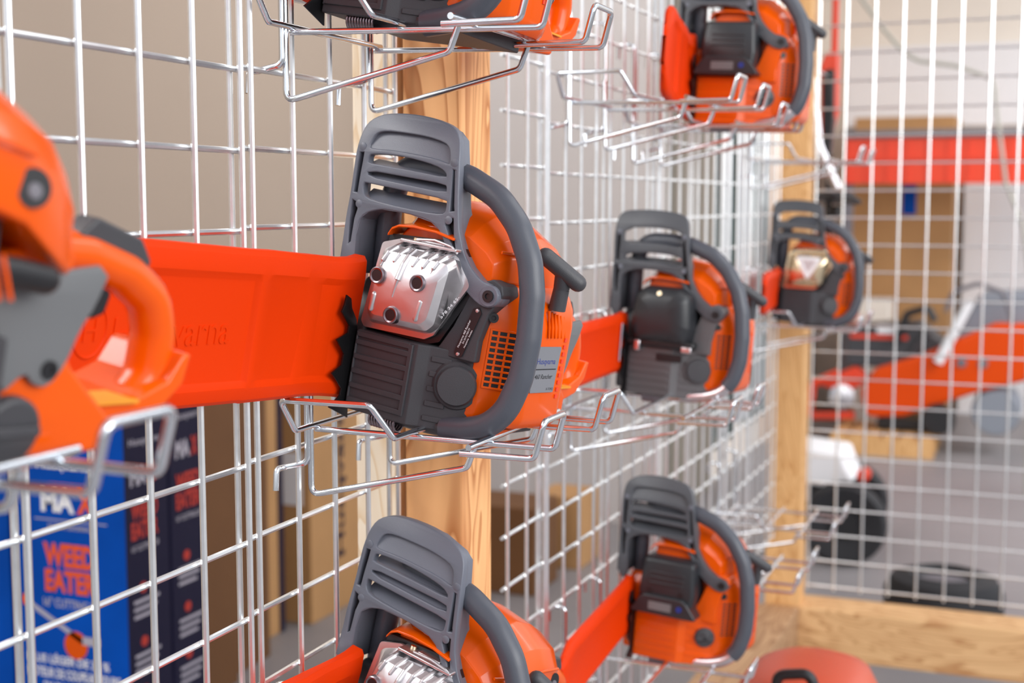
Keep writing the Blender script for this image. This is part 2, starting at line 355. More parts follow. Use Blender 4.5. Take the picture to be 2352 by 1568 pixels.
def guard(e, style, gm):
    YZ = frame((0, 0, 0), (0, 1, 0), (0, 0, 1))       # plate xy -> local yz, normal +x
    t = 10.
    if style == 'slats':
        holes = [chaikin(h, 1) for h in (H1, H2, H3, H4)]+[rpoly(h, 1.2, 2) for h in (PL, PR, PL2, PR2)]
    else:
        HA = [(-122,252),(-60,256),(-19,252),(-15,236),(-15,222),(-60,227),(-122,222)]
        HB = [(-118,209),(-60,214),(-16,210),(-12,196),(-20,190),(-70,196),(-116,194)]
        holes = [chaikin(h) for h in (HA, HB)]+[rpoly(h, 1.2, 2) for h in (PL, PR, PL2, PR2)]
    g = at(plate(chaikin(OUT if style == 'slats' else OUTB, 1), holes, t, 1.4, 2), Matrix.Translation((-9-t/2, 0, 0)) @ YZ)
    # side walls and arch wall that run back from the rim
    def strip(pts, depth, th=3.0, x=-10):
        a = [Vector((p[0], p[1])) for p in pts]; rings = []
        for i, p in enumerate(a):
            d = (a[min(i+1, len(a)-1)]-a[max(i-1, 0)]).normalized(); n = Vector((-d.y, d.x))*th/2
            dp = depth[i] if isinstance(depth, list) else depth
            rings.append([(x, *(p+n)), (x, *(p-n)), (x-dp, *(p-n)), (x-dp, *(p+n))])
        return loft(rings)
    g.merge(strip([(-134,112),(-134,196),(-134,240),(-131,264),(-123,273),(-95,280),(-54,280),(-26,273),(-19,266),(-12,240),(-5,200),(4,172),(13,156),(25,142),(39,132),(52,129)], [30,30,26,20,15,14,14,15,20,24,28,32,34,32,28,24], 3))
    g.merge(strip([(-119,112),(-121,150),(-119,170),(-109,179),(-94,184),(-60,185),(-30,181),(-17,174),(-3,154),(20,124)], [44,44,42,36,30,26,24,24,26,26], 3))
    go = obj('hand_guard', g, gm, e)
    sl = MB()
    def slat(front, back, dx0, dx1, th=2.5):
        rings = []
        for f, b in zip(front, back):
            a = Vector((dx0, f[0], f[1])); c = Vector((dx1, b[0], b[1])); n = (c-a).cross(Vector((0, 1, 0))).normalized()*th/2
            rings.append([tuple(a+n), tuple(a-n), tuple(c-n), tuple(c+n)])
        sl.merge(loft(rings))
    if style == 'slats':
        slat([(-124,242),(-93,242.5),(-65,242.5),(-37,241),(-18,238.5)], [(-124,266),(-93,267),(-65,267),(-37,265),(-18,261)], -12, -22)
        slat([(-121,225),(-99,225),(-61,225),(-18,223.5)], [(-121,232),(-99,231.5),(-61,231.5),(-18,230)], -12, -30)
        slat([(-121,211),(-68,210.5),(-15,209.5)], [(-121,223),(-68,222.5),(-15,221.5)], -12, -28)
        slat([(-121,189),(-91,187.5),(-44,187),(-14,190)], [(-121,201),(-91,200.5),(-44,200),(-14,200)], -12, -30)
    else:
        slat([(-120,222),(-60,225),(-16,221)], [(-120,228),(-60,231),(-16,227)], -12, -30)
        slat([(-117,194),(-60,195),(-14,192)], [(-117,201),(-60,203),(-14,200)], -12, -32)
        slat([(-124,254),(-60,258),(-18,254)], [(-124,264),(-60,268),(-18,264)], -12, -30)
    for h in (PL, PR, PL2, PR2): obj('recess', at(plate(h, (), 1, 0), Matrix.Translation((-18, 0, 0)) @ YZ).scaled(.001), M['black'], go)
    obj('slat', sl.scaled(.001), gm, go)
    for y, z in ((-129,243),(-14,242),(-122,184),(-10,185)):
        pins = (lathe([(0.1, 0), (4.4, 0), (4.4, .8), (3.6, 1.3), (.1, 1.3)], (-10, y, z), (1, 0, 0), 16))
        obj('pin_mark', pins.scaled(.001), M['guard'], go)
    # arm boss and pivot
    bs = lathe([(.1, 0), (11, 0), (11, 22), (10, 24), (.1, 24)], (-32, 52, 119), (1, 0, 0), 20)
    obj('guard_arm', bs.scaled(.001), gm, go)
    obj('pivot_screw', lathe([(.1, 0), (6, 0), (6, 2), (3, 2), (3, .6), (.1, .6)], (-8, 52, 119), (1, 0, 0), 16).scaled(.001), M['black'], go)
    for ob in (go,):
        for v in ob.data.vertices:
            if v.co.z > 236: v.co.x -= ((v.co.z-236)/46)**1.6*10
            v.co *= .001
    # rake: pull the top of the guard forward slightly is left out, the whole guard stands in one plane
    return go
def ribpad(x, y0, y1, z, h=6, d=2.2): return box(x-1, x+d, y0, y1, z-h/2, z+h/2)
def s_(mb): return mb.scaled(.001)
def chainsaw(mtx, label, kind='steel', group='chainsaws on the wire wall', scab=430, emboss=False, tall=False):
    e = tag(empty('chainsaw', mtx=mtx), label, 'chainsaw', group)
    orange_body = kind in ('orangebody',)
    cm = M['orange'] if orange_body else M['castgrey'] if kind == 'dome' else M['darkm']
    # crankcase
    ck = prism(rpoly([(0,-92),(0,-14),(-8,-4),(-24,44),(-34,52),(-150,52),(-150,-92)], [3,3,6,8,6,4,4]), -27, 57, 'z')
    arm = rpoly([(-6,50),(2,60),(14,82),(28,119),(39,131),(51,136),(62,131),(65,122),(52,100),(46,72),(46,50)], 3)
    ck.merge(prism(arm, -46, -14, 'x'))
    ck.merge(prism([(-90, 57), (-90, 120), (-82, 128), (46, 128), (46, 57)], -140, -40, 'x'))
    cko = obj('crankcase', s_(ck), cm, e, bevel=.0022)
    rb = MB()
    if kind in ('steel', 'gold', 'rear'):
        for z in (53, 44.8, 29.6, 14.4, -.8, -16): rb.merge(ribpad(0, -90, -23, z, 5.5))
        rb.merge(ribpad(0, -24, -19, 18, 74, 2.2)); rb.merge(ribpad(0, -90, -88, 18, 74, 2.2))
        fm = frame((0, 0, 0), (-24+8, 44+4, 0), (0, 0, 1))
        for z in (44.8, 29.6, 14.4, -.8, -16):
            b = box(3, 24, z-2.7, z+2.7, -1, 1.5); rb.merge(b, Matrix.Translation((-8, -4, 0)) @ fm)
    else:
        for z in (50, 38, 26, 14, 2, -10, -22): rb.merge(ribpad(0, -88, -18, z, 5, 1.6))
        fm = frame((0, 0, 0), (-24+8, 44+4, 0), (0, 0, 1))
        for z in (50, 38, 26, 14, 2, -10): rb.merge(box(4, 42, z-2.5, z+2.5, -1, 1.5), Matrix.Translation((-8, -4, 0)) @ fm)
    obj('ribbing', s_(rb), cm, e, bevel=.0006)
    # tank bulge and cap
    n = Vector((.92, .38, 0)).normalized()
    capc = Vector((-19, 28, 23))
    if kind == 'orangebody':
        obj('fuel_cap', s_(lathe([(.1, 0), (17, 0), (17, 5), (7, 7), (5, 12), (.1, 12)], capc, n, 20).merge(box(-4, 4, -15, 15, 0, 8), frame(tuple(capc+n*4), (0, 0, 1), n.cross(Vector((0, 0, 1)))))), M['dark'], e, bevel=.001)
    else:
        obj('tank_boss', s_(lathe([(.1, 0), (33, -14), (27, 2), (23.5, 7), (22.5, 7), (.1, 7)], capc-n*4, n, 32)), cm, e)
        fc = lathe([(.1, 0), (20.5, 0), (20.5, 6), (19, 8), (.1, 8.6)], capc+n*1.5, n, 32)
        fo = obj('fuel_cap', s_(fc), M['dark'], e)
        obj('cap_flap', s_(prism(rpoly([(-6, -19), (6, -19), (4, -8), (-4, -8)], 2), 8.2, 9.6, 'z')) if False else s_(at(box(-3, 3, -18, 18, 0, 12.0), frame(tuple(capc+n*1.0), tuple(n.cross(Vector((0, 0, 1)))), (0, 0, 1)))), M['dark'], fo, bevel=.0006)
    # muffler
    if kind in ('steel', 'gold', 'rear'):
        mm = M['gold'] if kind == 'gold' else M['steel']
        fl = [(-95,66),(-90,60),(-14,62),(-4,68),(6,86),(28,124),(24,131),(2,158),(-60,158),(-84,150)]
        fr = [(-72,78),(-67,71.5),(2,72),(9,80),(12,116),(15,146),(12,154),(-56,154),(-66,148),(-71,122)]
        fl = rpoly(fl, 5, 3); 
        def ring(poly, x): return [(x, *p) for p in poly]
        A = [(-88,73),(-82,66),(-12,68),(0,76),(8,90),(22,124),(19,134),(10,152),(-62,152),(-80,144)]
        B = [(-76,77),(-71,70),(0,71),(9,79),(13,114),(17,142),(14,149),(-57,150),(-68,144),(-74,120)]
        D = [(-74,79),(-69,72),(0,73),(8,81),(12,113),(15,136),(11,143),(-57,144),(-67,138),(-72,118)]
        E_ = [(-68,84),(-63,78),(-5,79),(2,85),(6,110),(8,126),(4,132),(-53,133),(-61,128),(-66,114)]
        rg = []
        for poly, x in ((A, -34), (A, -8), (B, 3), (D, 13), (E_, 19)): rg.append(ring(rpoly(poly, 9, 3), x))
        for kk, xx in ((.72, 21.2), (.40, 22.8), (.12, 23.3)): rg.append([(xx, -31+(p[1]+31)*kk, 105+(p[2]-105)*kk) for p in rg[4]])
        body = loft(rg)
        top = prism(rpoly([(-62,140),(-62,160),(10,160),(14,140)], 3), -60, -4, 'x')
        body.merge(prism(fl, -12, -8.5, 'x'))
        mo = obj('muffler', s_(body), mm, e, bevel=.0025, seg=3, ang=25)
        rb = MB()
        if kind != 'gold':
            for a, b in (((-57,152),(-62,136)), ((-44,152),(-48,137)), ((-21,152),(-25,136)), ((-9,152),(-13,137)), ((3,152),(-1,138))):
                pts = [(-22, a[0]+2, 153.5), (-6, a[0]+1.5, 152.5), (5, a[0]+1, 148.5), (13, (a[0]+b[0])/2, 142), (17.5, b[0], b[1]-3), (19, b[0]-.5, b[1]-8)]
                rb.merge(tube(pts, [2.2, 3.0, 3.1, 3.0, 2.2, .8], 10, 6))
            rb.merge(tube([(3, -34, 149), (12, -34.5, 143), (19, -35, 134), (22.4, -37, 118), (22.4, -40, 100)], [3, 3.3, 3.3, 3.5, 1.5], 10, 4))
            for a, b in (((-64,98),(-65.5,84)), ((-7,101),(-10,84))): rb.merge(capsule((18.6, *a), (18.6, *b), 3.6))
            obj('pressed_rib', s_(rb), mm, mo)
            for y, z in ((-62,118),(-13,119),(-38,82)):
                pr_ = obj('exhaust_port', s_(lathe([(6.0, -5), (8.9, -5), (8.8, 2.6), (7.6, 3.4), (6.0, 2.6), (5.8, -2)], (21, y, z), (1, 0, 0), 24)), M['steeld'], mo)
                obj('port_bore', s_(lathe([(.1, -1), (6.2, -1), (6.2, 2.3), (.1, 2.3)], (21, y, z), (1, 0, 0), 20)), M['black'], pr_)
            tx = text('578 34 65-', 6.5, .15)
            obj('stamped_number', s_(at(tx, frame((7.5, 12, 88), (-.35, .5, 1), (-.55, -.9, .3)))), M['white'], mo)
        else:
            tri = [(-60,142),(4,142),(-28,84)]
            obj('triangle_shield', s_(at(plate(rpoly(tri, 6), [rpoly([(-48,135),(-8,135),(-28,100)], 4)], 3, 1), Matrix.Translation((25.2, 0, 0)) @ frame((0, 0, 0), (0, 1, 0), (0, 0, 1)))), M['white'], mo)
            obj('triangle_core', s_(prism(rpoly([(-46,134),(-10,134),(-28,102)], 4), 21, 24.4, 'x')), M['steel'], mo)
        br = MB(); br.merge(box(-40, 2, -56, 12, 155, 158.5)); br.merge(box(-38, -6, -36, -8, 158, 160.5))
        obj('top_bracket', s_(br), mm, mo, bevel=.001)
        obj('bracket_screw', s_(lathe([(.1, 0), (4, 0), (4, 3), (.1, 3.5)], (-14, -46, 158), (0, 0, 1), 12)), M['gold'], mo)
        obj('gasket_clip', s_(tube([(-2, -38, 160), (2, -14, 163), (2, 6, 160), (-2, 12, 154)], 1.4, 8, 4)), mm, mo)
        gap = prism(rpoly([(-97,60),(-97,72),(-80,160),(8,166),(36,128),(10,80),(0,62),(-14,57)], 4), -40, -15, 'x')
        obj('muffler_recess', s_(gap), M['black'], e)
    else:
        dome = [rpoly([(-86,62),(14,62),(20,90),(14,146),(-6,158),(-66,158),(-84,146),(-90,92)], 12, 3)]
        k0 = dome[0]; cy, cz = -36, 108
        rg = []
        for x, k in ((-40, 1.), (-6, 1.), (8, .96), (17, .86), (22, .66), (23.5, .3)): rg.append([(x, cy+(p[0]-cy)*k, cz+(p[1]-cz)*(k if k == 1 else k*.98)) for p in k0])
        if kind == 'orangebody': rg = [[(x, *p) for p in rpoly([(cy+(q[0]-cy)*k, cz+(q[1]-cz)*k) for q in [(-82,64),(10,64),(14,96),(10,152),(-80,152),(-86,96)]], 7, 3)] for x, k in ((-40, 1), (8, 1), (14, .96), (17, .88))]
        mo = obj('muffler', s_(loft(rg)), M['blackmuf'], e, bevel=.002)
        if kind == 'orangebody':
            rr = MB()
            for z in (128, 119, 110): rr.merge(box(15, 18.5, -66, -6, z-2, z+2))
            obj('muffler_rib', s_(rr), M['blackmuf'], mo, bevel=.001)
            for y in (-64, -10): obj('port', s_(lathe([(.1, 0), (5, 0), (5, 1.5), (.1, 1.5)], (16.4, y, 96), (1, 0, 0), 14)), M['black'], mo)
            sh = prism(rpoly([(-96,58),(24,58),(4,84),(-6,90),(-72,90),(-80,84)], 4), -10, 26, 'x')
            obj('clear_shield', s_(sh), M['blackmuf'], mo, bevel=.003)
            pl = MB(); pl.merge(box(26, 26.6, -62, -22, 66, 80)); obj('shield_plate', s_(pl), M['midgrey'], mo)
            pl = lathe([(.1, 0), (5, 0), (5, 1), (.1, 1)], (26, -8, 74), (1, 0, 0), 14); obj('shield_stud', s_(pl), M['ltblue'], mo)
        else:
            obj('shoulder', s_(box(-10, 12, -94, 26, 56, 70)), M['black'], mo, bevel=.005)
            obj('bolt', s_(lathe([(.1, 0), (4, 0), (4, 3), (.1, 3)], (20, -38, 146), (1, 0, .4), 12)), M['gold'], mo)
            st = MB(); st.merge(box(4, 14, -78, -68, 48, 66)); st.merge(box(4, 14, 4, 22, 52, 62)); obj('clamp', s_(st), M['alu'], e, bevel=.002)
            obj('recess_slot', s_(box(2, 3.2, -40, 4, 34, 46)), M['black'], e, bevel=.0005)
    # orange heat flap above the muffler
    fp = [(-78,160),(-74,167),(-66,171),(-47,173),(-20,172),(2,168)]
    fl = loft([[(-6, y, z), (-6, y, z-2.5), (-70, y, z+6.5), (-70, y, z+9)] for y, z in fp])
    obj('heat_flap', s_(fl), M['orange'], e, bevel=.0008)
    # cylinder cover
    secs = [(-20, [(-70,130),(-70,160),(-58,172),(-20,178),(12,172),(34,160),(44,150),(46,132)]),
            (-34, [(-74,130),(-74,168),(-60,186),(-20,194),(18,188),(42,172),(54,158),(57,132)]),
            (-58, [(-76,130),(-76,172),(-62,196),(-24,207),(22,200),(48,180),(62,160),(65,132)]),
            (-100,[(-76,126),(-76,172),(-62,198),(-24,208),(20,200),(50,181),(65,160),(67,130)]),
            (-140,[(-70,110),(-70,166),(-58,186),(-22,194),(20,188),(48,172),(62,152),(65,118)]),
            (-168,[(-60,95),(-60,154),(-50,172),(-20,179),(20,174),(42,162),(54,142),(58,100)]),
            (-190,[(-46,88),(-46,134),(-38,152),(-14,158),(12,155),(32,145),(42,126),(45,90)])]
    cc = loft([[(x, *p) for p in rpoly(s, 5, 3)] for x, s in secs])
    cco = obj('cylinder_cover', s_(cc), M['orange'], e, bevel=.002, ang=30)
    cv = MB(); cv.merge(box(-64, -54, 62.5, 66.5, 138, 158)); 
    obj('cover_slot', s_(cv), M['redorange'], cco, bevel=.0015)
    ri = tube([(-26, 48, 163), (-58, 64.5, 163), (-100, 68, 163), (-140, 65, 155)], 1.6, 8, 6); obj('cover_seam', s_(ri), M['orange'], cco)
    sc = lathe([(.1, 0), (10.5, 0), (10.5, 1.2), (.1, 1.2)], (-141, 63.5, 138), (.1, 1, .15), 20)
    so = obj('screw_recess', s_(sc), M['black'], cco)
    obj('screw_head', s_(lathe([(.1, 0), (4.5, 0), (4.2, 1.5), (.1, 1.8)], (-141, 64.6, 136.5), (.1, 1, .15), 14)), M['seat'], so)
    # starter cover
    if kind == 'rear': plan = rpoly([(-22,40),(-24,50),(-46,77),(-60,86),(-96,88),(-112,78),(-118,50),(-118,38)], [1,4,6,8,14,10,6,1], 4)
    else: plan = rpoly([(-22,40),(-24,50),(-46,77),(-60,86),(-126,90),(-150,78),(-158,50),(-158,38)], [1,4,6,8,14,10,6,1], 4)
    rings = []
    for z, k in ((-13, 9), (-8, 3), (0, 0), (95, 0), (112, 3), (124, 10), (133, 20)):
        q = [(x, max(36, y-k) if y > 40 else y) for x, y in plan]
        q = [(max(min(x-k*.25, -22), plan[-1][0]+k), y) for x, y in q]; rings.append([(x, y, z) for x, y in q])
    sco = obj('starter_cover', s_(loft(rings)), M['orange'], e, bevel=.0015, ang=30)
    # vents on the front facet
    f0 = Vector((-26.0, 53.1, 0)); fd = Vector((-46+24, 77-50, 0)).normalized()
    fm = frame(tuple(f0), tuple(fd), (0, 0, 1))       # x along facet, y up, z = normal
    sgn = 1 if (fm.to_3x3() @ Vector((0, 0, 1))).y > 0 else -1
    vb = MB(); vb.merge(box(-.5, 26, 27, 86, -.2*sgn, .35*sgn), fm)
    obj('vent_dark_plate', s_(vb), M['black'], sco)  # black plate painting the shade inside the vents, no real holes
    vr = MB()
    for k in range(11): z = 86-k*5.9; vr.merge(box(-1, 26.5, z-1.1, z+1.1, 0, 1.3*sgn), fm)
    for x in (-1, 7, 16.5, 26.2): vr.merge(box(x-1.2, x+1.2, 26, 87, 0, 1.0*sgn), fm)
    obj('vent_grille', s_(vr), M['orange'], sco, bevel=.0004)
    sr = MB()
    for k in range(6):
        sr.merge(tube([(-74-k*7, 80-k*.2+7, 112-k*1.2), (-80-k*7, 89, 84)], 1.3, 6))
    obj('cooling_rib', s_(sr), M['orange'], sco)
    sv = MB()
    for k in range(0 if kind == 'rear' else 9): sv.merge(box(-119, -114, 89.3, 90.6, 20+k*7.5, 24+k*7.5))
    if sv.v: obj('side_vent', s_(sv), M['red'], sco)
    lb = frame((-60, 86.8, 0), (-66, 4, 0), (0, 0, 1))
    if kind in ('steel',):
        lp = obj('label_plate', s_(at(prism(rpoly([(2,27),(47,27),(49,75),(3,75)], 1.5), -.3, .9, 'z'), lb)), M['label'], sco)
        t1 = text('Husqvarna', 8.6, .1, space=.98, bold=.02); obj('brand_text', s_(at(t1, Matrix.Translation((0, .9, 0)) @ lb @ Matrix.Translation((5.5, 57, 0)) @ Matrix.Scale(1.0, 4))), M['ltblue'], lp)
        ln = MB(); ln.merge(box(5, 45, 51, 52, .8, 1.1), lb); obj('label_line', s_(ln), M['black'], lp)
        t2 = text('460 Rancher', 7.0, .1, shear=.3, space=.95, bold=.015); obj('model_text', s_(at(t2, Matrix.Translation((0, .9, 0)) @ lb @ Matrix.Translation((5.5, 41.5, 0)))), M['black'], lp)
        t3 = text('X-TORQ', 3.6, .1); obj('small_text', s_(at(t3, Matrix.Translation((0, .9, 0)) @ lb @ Matrix.Translation((32, 29.5, 0)))), M['black'], lp)
        # serial plate on the crankcase arm
        a0 = Vector((-13.4, 27, 59)); dr = Vector((0, 12.5, 42)).normalized(); up_ = Vector((1, 0, 0)).cross(dr)
        pm = frame(tuple(a0), tuple(dr), tuple(up_))
        sp_ = obj('serial_plate', s_(at(prism(rpoly([(-4,-5.2),(45,-5.2),(49,0),(45,5.2),(-4,5.2),(-8,0)], 1.5), 0, .8, 'z'), pm)), M['black'], e)
        tt = MB(); 
        for i, (tx, sz, ox) in enumerate((('Husqvarna 460 Rancher', 3.2, 2), ('SN 20191700177', 2.5, 8), ('Husqvarna  Sweden', 2.5, 5))): tt.merge(text(tx, sz, .05), Matrix.Translation((1.0, 0, 0)) @ pm @ Matrix.Translation((ox, 2.0-3.2*i, 0)))
        obj('serial_text', s_(tt), M['white'], sp_)
        rv = MB()
        for x in (-4, 45): rv.merge(lathe([(.1, 0), (2.2, 0), (1.8, 1.2), (.1, 1.5)], tuple(pm @ Vector((x, 0, .5))), (1, 0, 0), 12))
        obj('rivet', s_(rv), M['steel'], sp_)
    # screw by the arm
    obj('cover_screw', s_(lathe([(.1, 0), (5, 0), (5, 5), (2.6, 5), (2.6, 2.5), (.1, 2.5)], (-24, 53, 98), (.8, .5, 0), 14)), M['black'], sco)
    # starter grip: T shaped
    if kind != 'rear':
        tg = capsule((-66, 76, 166), (-84, 108, 145), 9, 16); tg.merge(tube([(-77, 94, 155), (-82, 92, 136), (-84, 90, 114)], [9, 6.5, 9], 14, 4))
        obj('starter_grip', s_(tg), M['dark'], e)
    # front handle
    path = [(-60, -106, 60), (-52, -107, 120), (-42, -105, 190), (-38, -96, 222), (-34, -78, 233), (-32, -40, 234), (-30, -6, 230), (-28, 33, 216), (-27, 61, 192), (-27, 81, 160), (-26, 91, 127), (-25, 96, 84), (-24, 95.5, 45), (-22, 87, 10), (-20, 69, -10), (-20, 45, -19), (-22, 20, -24)]
    prof = []
    for k in range(24):
        a = 2*math.pi*k/24; r = 1.0-(.045 if k in (4, 6, 8, 16, 18, 20) else 0); prof.append((math.cos(a)*r, math.sin(a)*r))
    sm = fillet(path, 60, 4)
    if kind in ('dome', 'orangebody'):
        cut = [i for i, p in enumerate(sm) if p[1] > 60 and p[2] < 5][0]
        ho = obj('front_handle', s_(tube(sm[:cut+1], 12.8, prof=prof)), M['rubber'], e)
        obj('bare_tube', s_(tube(sm[cut-1:]+[Vector((-30, -20, -27)), Vector((-34, -60, -27))], 9.5, 14)), M['alu'], ho)
    else:
        ho = obj('front_handle', s_(tube(sm, 12.8, prof=prof)), M['rubber'], e)
        obj('handle_foot', s_(tube([(-22, 40, -21), (-24, 0, -24), (-30, -60, -26)], 10, 12)), M['dark'], ho)
    guard(e, 'slats' if kind in ('steel', 'rear', 'orangebody') else 'bars', M['guard' if kind in ('steel', 'rear') else 'guard_dark'])
    # spike bumper
    sk = [(-10,-38),(23,-26),(8,-14),(8,-6),(28,10),(14,18),(13,30),(29,45),(12,52),(12,60),(20,67),(28,74),(25,82),(24,91),(17,88),(13,78),(2,66),(-4,50),(-6,-20)]
    k_ = at(plate(sk, (), 2.6, .5), frame((0, -94, 0), (1, 0, 0), (0, 0, 1)))
    obj('spike_bumper', s_(k_), M['blackm'], e)
    # bar mount cover behind the spikes
    cl = prism(rpoly([(-150,-22),(-16,-22),(-14,60),(-34,110),(-120,112),(-150,60)], 10), -116, -92, 'y')
    obj('clutch_cover', s_(cl), M['orange'] if kind in ('orangebody', 'rear') else M['dark'], e, bevel=.003)
    # spring
    spg = MB()
    for k in range(10): y = -62+k*3.4; spg.merge(tube([(-14+9*math.cos(R(a)), y, -30+9*math.sin(R(a))) for a in range(0, 360, 24)], 1.5, 6, closed=True))
    obj('vibration_spring', s_(spg), M['steeld'], e)
    # scabbard over the bar
    def sec(x, z0, z1, yr, yl, rec):
        zi0 = z0+(z1-z0)*.13; zi1 = z1-(z1-z0)*.17
        return [(x, yr, z0+6), (x, yr+4, z0), (x, yl-6, z0), (x, yl-2, z0+4), (x, yl, zi0-3), (x, yl-rec, zi0+3), (x, yl-rec, zi1-4), (x, yl, zi1+3), (x, yl-2, z1-5), (x, yl-6, z1), (x, yr+4, z1), (x, yr, z1-6)]
    L = scab; sh = .13
    if tall: ss = [(-4, -19, 132, -116, -93, 0), (8, -18, 129, -116, -97, 2), (30, -16, 128, -116, -99, 4), (62, -14, 129, -116, -99, 3.5), (92, -13, 130, -116, -97, 1), (100, -13, 130, -116, -96.5, 3.5), (158, -12, 132, -116, -96.5, 3.5), (168, -12, 132, -116, -97, .5), (178, -12, 132, -116, -97, .5), (184, -11, 132, -116, -97, 4.5), (L-60, -6, 138, -116, -97, 4.5), (L-45, -5, 138, -115, -98, 0), (L-25, 4, 128, -113, -100, 0), (L-8, 26, 104, -111, -102, 0), (L, 40, 84, -109, -104, 0)]
    else: ss = [(-4, 4, 108, -116, -94, 0), (12, 6, 106, -116, -98, 1), (60, 7, 105, -116, -98, 0), (70, 7, 105, -116, -98, 2.5), (L-60, 7, 104, -116, -98, 2.5), (L-45, 8, 103, -115, -99, 0), (L-15, 20, 92, -113, -100, 0), (L, 38, 74, -109, -104, 0)]
    rings = [sec(*q) for q in ss]
    rings[0] = [(p[0]-(p[2]+19)*.03, p[1], p[2]) for p in rings[0]]
    rings = [[(p[0], p[1]-3+sh*p[0], p[2]) for p in q] for q in rings]
    sb = loft(rings); sbo = obj('scabbard', s_(sb), M['redorange'], e, bevel=.0015, ang=28)
    if emboss:
        fx = frame((0, -104.7, 0), (-1, -sh, 0), (0, 0, 1))
        em = text('Husqvarna', 43, 1.0, space=1.0)
        w_ = max(v[0] for v in em.v); k = 163/w_
        em.v = [(v[0]*k, v[1]*k*1.0, v[2]) for v in em.v]
        o1 = obj('embossed_name', s_(at(em, fx @ Matrix.Translation((-378, 47, 0)))), M['redorange'], sbo)
        lg = tube([(19*math.cos(R(a)), 22*math.sin(R(a)), 0) for a in range(110, 431, 10)], 1.5, 6)
        lg.merge(text('H', 26, 1.0, align='CENTER'), Matrix.Translation((0, -9, 0)))
        for a, b in (((-10, 24), (-13, 33)), ((0, 26), (0, 36)), ((10, 24), (13, 33))): lg.merge(capsule((*a, 0), (*b, 0), 1.8))
        obj('embossed_crown_emblem', s_(at(lg, fx @ Matrix.Translation((-403, 64, 0)))), M['redorange'], sbo)
    if kind == 'dome': obj('pale_sight_strip', s_(at(prism(rpoly([(-38, 28), (-31, 28), (-31, 92), (-38, 92)], 2), 0, .8, 'z'), frame((0, -98.6+0, 0), (-1, -sh, 0), (0, 0, 1)))), M['offprint'], sbo)
    # rear tank and handle
    rt = prism(rpoly([(-150,-22),(-150,100),(-200,112),(-205,40),(-245,4),(-245,-14)], [4,10,10,20,8,5]), -44, 37, 'y')
    obj('rear_tank', s_(rt), M['orange'], e, bevel=.006, seg=3)
    hp = [(-185, 0, 99), (-236, 0, 98), (-272, 0, 88), (-298, 0, 72), (-307, 0, 50), (-306, 0, 20), (-294, 0, 6)]
    hs = tube(fillet(hp, 30, 3), 13.5, prof=[(math.cos(2*math.pi*k/20)*1.0, math.sin(2*math.pi*k/20)*1.15) for k in range(20)])
    foot = prism(rpoly([(-225,-14),(-225,8),(-280,13),(-302,22),(-313,40),(-320,40),(-316,20),(-297,2),(-245,-11)], 6), -42, 24, 'y')
    hs.merge(foot)
    rh = obj('rear_handle', s_(hs), M['orange'], e, bevel=.004, seg=3)
    obj('throttle_lock', s_(prism(rpoly([(-225,108),(-240,121),(-278,110),(-288,96),(-284,88)], 4), -9, 9, 'y')), M['dark'], rh, bevel=.002)
    obj('throttle_trigger', s_(prism(rpoly([(-232,84),(-262,76),(-258,62),(-248,58),(-236,70)], 4), -6, 6, 'y')), M['black'], rh, bevel=.002)
    gp = at(plate(chaikin([(-135,86),(-160,84),(-192,92),(-222,96),(-214,74),(-205,60),(-198,40),(-188,28),(-178,30),(-172,38),(-155,24),(-152,60)]), (), 5, 1.5), frame((0, 40 if kind == 'rear' else 53, 0), (1, 0, 0), (0, 0, 1)))
    obj('side_bracket', s_(gp), M['midgrey'], e)
    obj('bracket_bolt', s_(lathe([(.1, 0), (5.5, 0), (5.5, 2), (3, 2), (3, 1), (.1, 1)], (-187, 42 if kind == 'rear' else 55, 37), (0, 1, 0), 14)), M['black'], e)
    obj('choke_lever', s_(capsule((-120, 58, 96), (-163, 56, 90), 8.5, 12)), M['black'], e)
    rc = lathe([(.1, 0), (20, 0), (20, 7), (18, 9), (.1, 9.5)], (-164, 38, 4), (.0, 1, -.1), 28)
    rc.merge(box(-181, -147, 45, 50, 1, 7)); obj('oil_cap', s_(rc), M['dark'], e, bevel=.001)
    obj('warning_decal', s_(box(-275, -225, 0, 28, 10.4, 12.4)), M['yellow'], rh)
    return e
def pose(O, yaw, pitch, roll):
    m = Matrix.Rotation(math.pi-R(yaw), 4, 'Z') @ Matrix.Rotation(-R(pitch), 4, 'Y') @ Matrix.Rotation(R(roll), 4, 'X')
    return Matrix.Translation(O) @ m
SAWS = [
 ((.42, -.13, 1.30), 7.8, 4.6, -9, 'orange chainsaw with bare steel three-port muffler, in focus at the centre', 'steel', 480, True),
 ((-.385, -.13, 1.393), 7.8, 4.6, -9, 'nearest blurred orange chainsaw cropped by the left picture edge, rear handle in view', 'rear', 300, False),
 ((.383, -.13, 1.70), 7.8, 4.6, -9, 'orange and charcoal chainsaw on the top rack, only its underside in view', 'steel', 430, False),
 ((.42, -.107, .871), 7.8, 4.6, -15, 'orange chainsaw with steel muffler cut off by the bottom edge, below the centre saw', 'steel', 430, False),
 ((1.385, -.14, 1.201), 3, 2, -4, 'chainsaw with smooth black muffler and silver tube foot, right of the centre saw', 'dome', 430, False),
 ((2.66, -.16, 1.22), 0, 2, -4, 'distant chainsaw with gold muffler bearing a pale triangle', 'gold', 430, False),
 ((1.385, -.157, .745), 3, 2, -4, 'orange-bodied chainsaw with black muffler, lower right of the centre post', 'orangebody', 430, False),
 ((1.60, -.20, 1.664), 0, 2, -3, 'orange-bodied chainsaw at the upper right with its scabbard tip facing out', 'orangebody', 300, False),
]
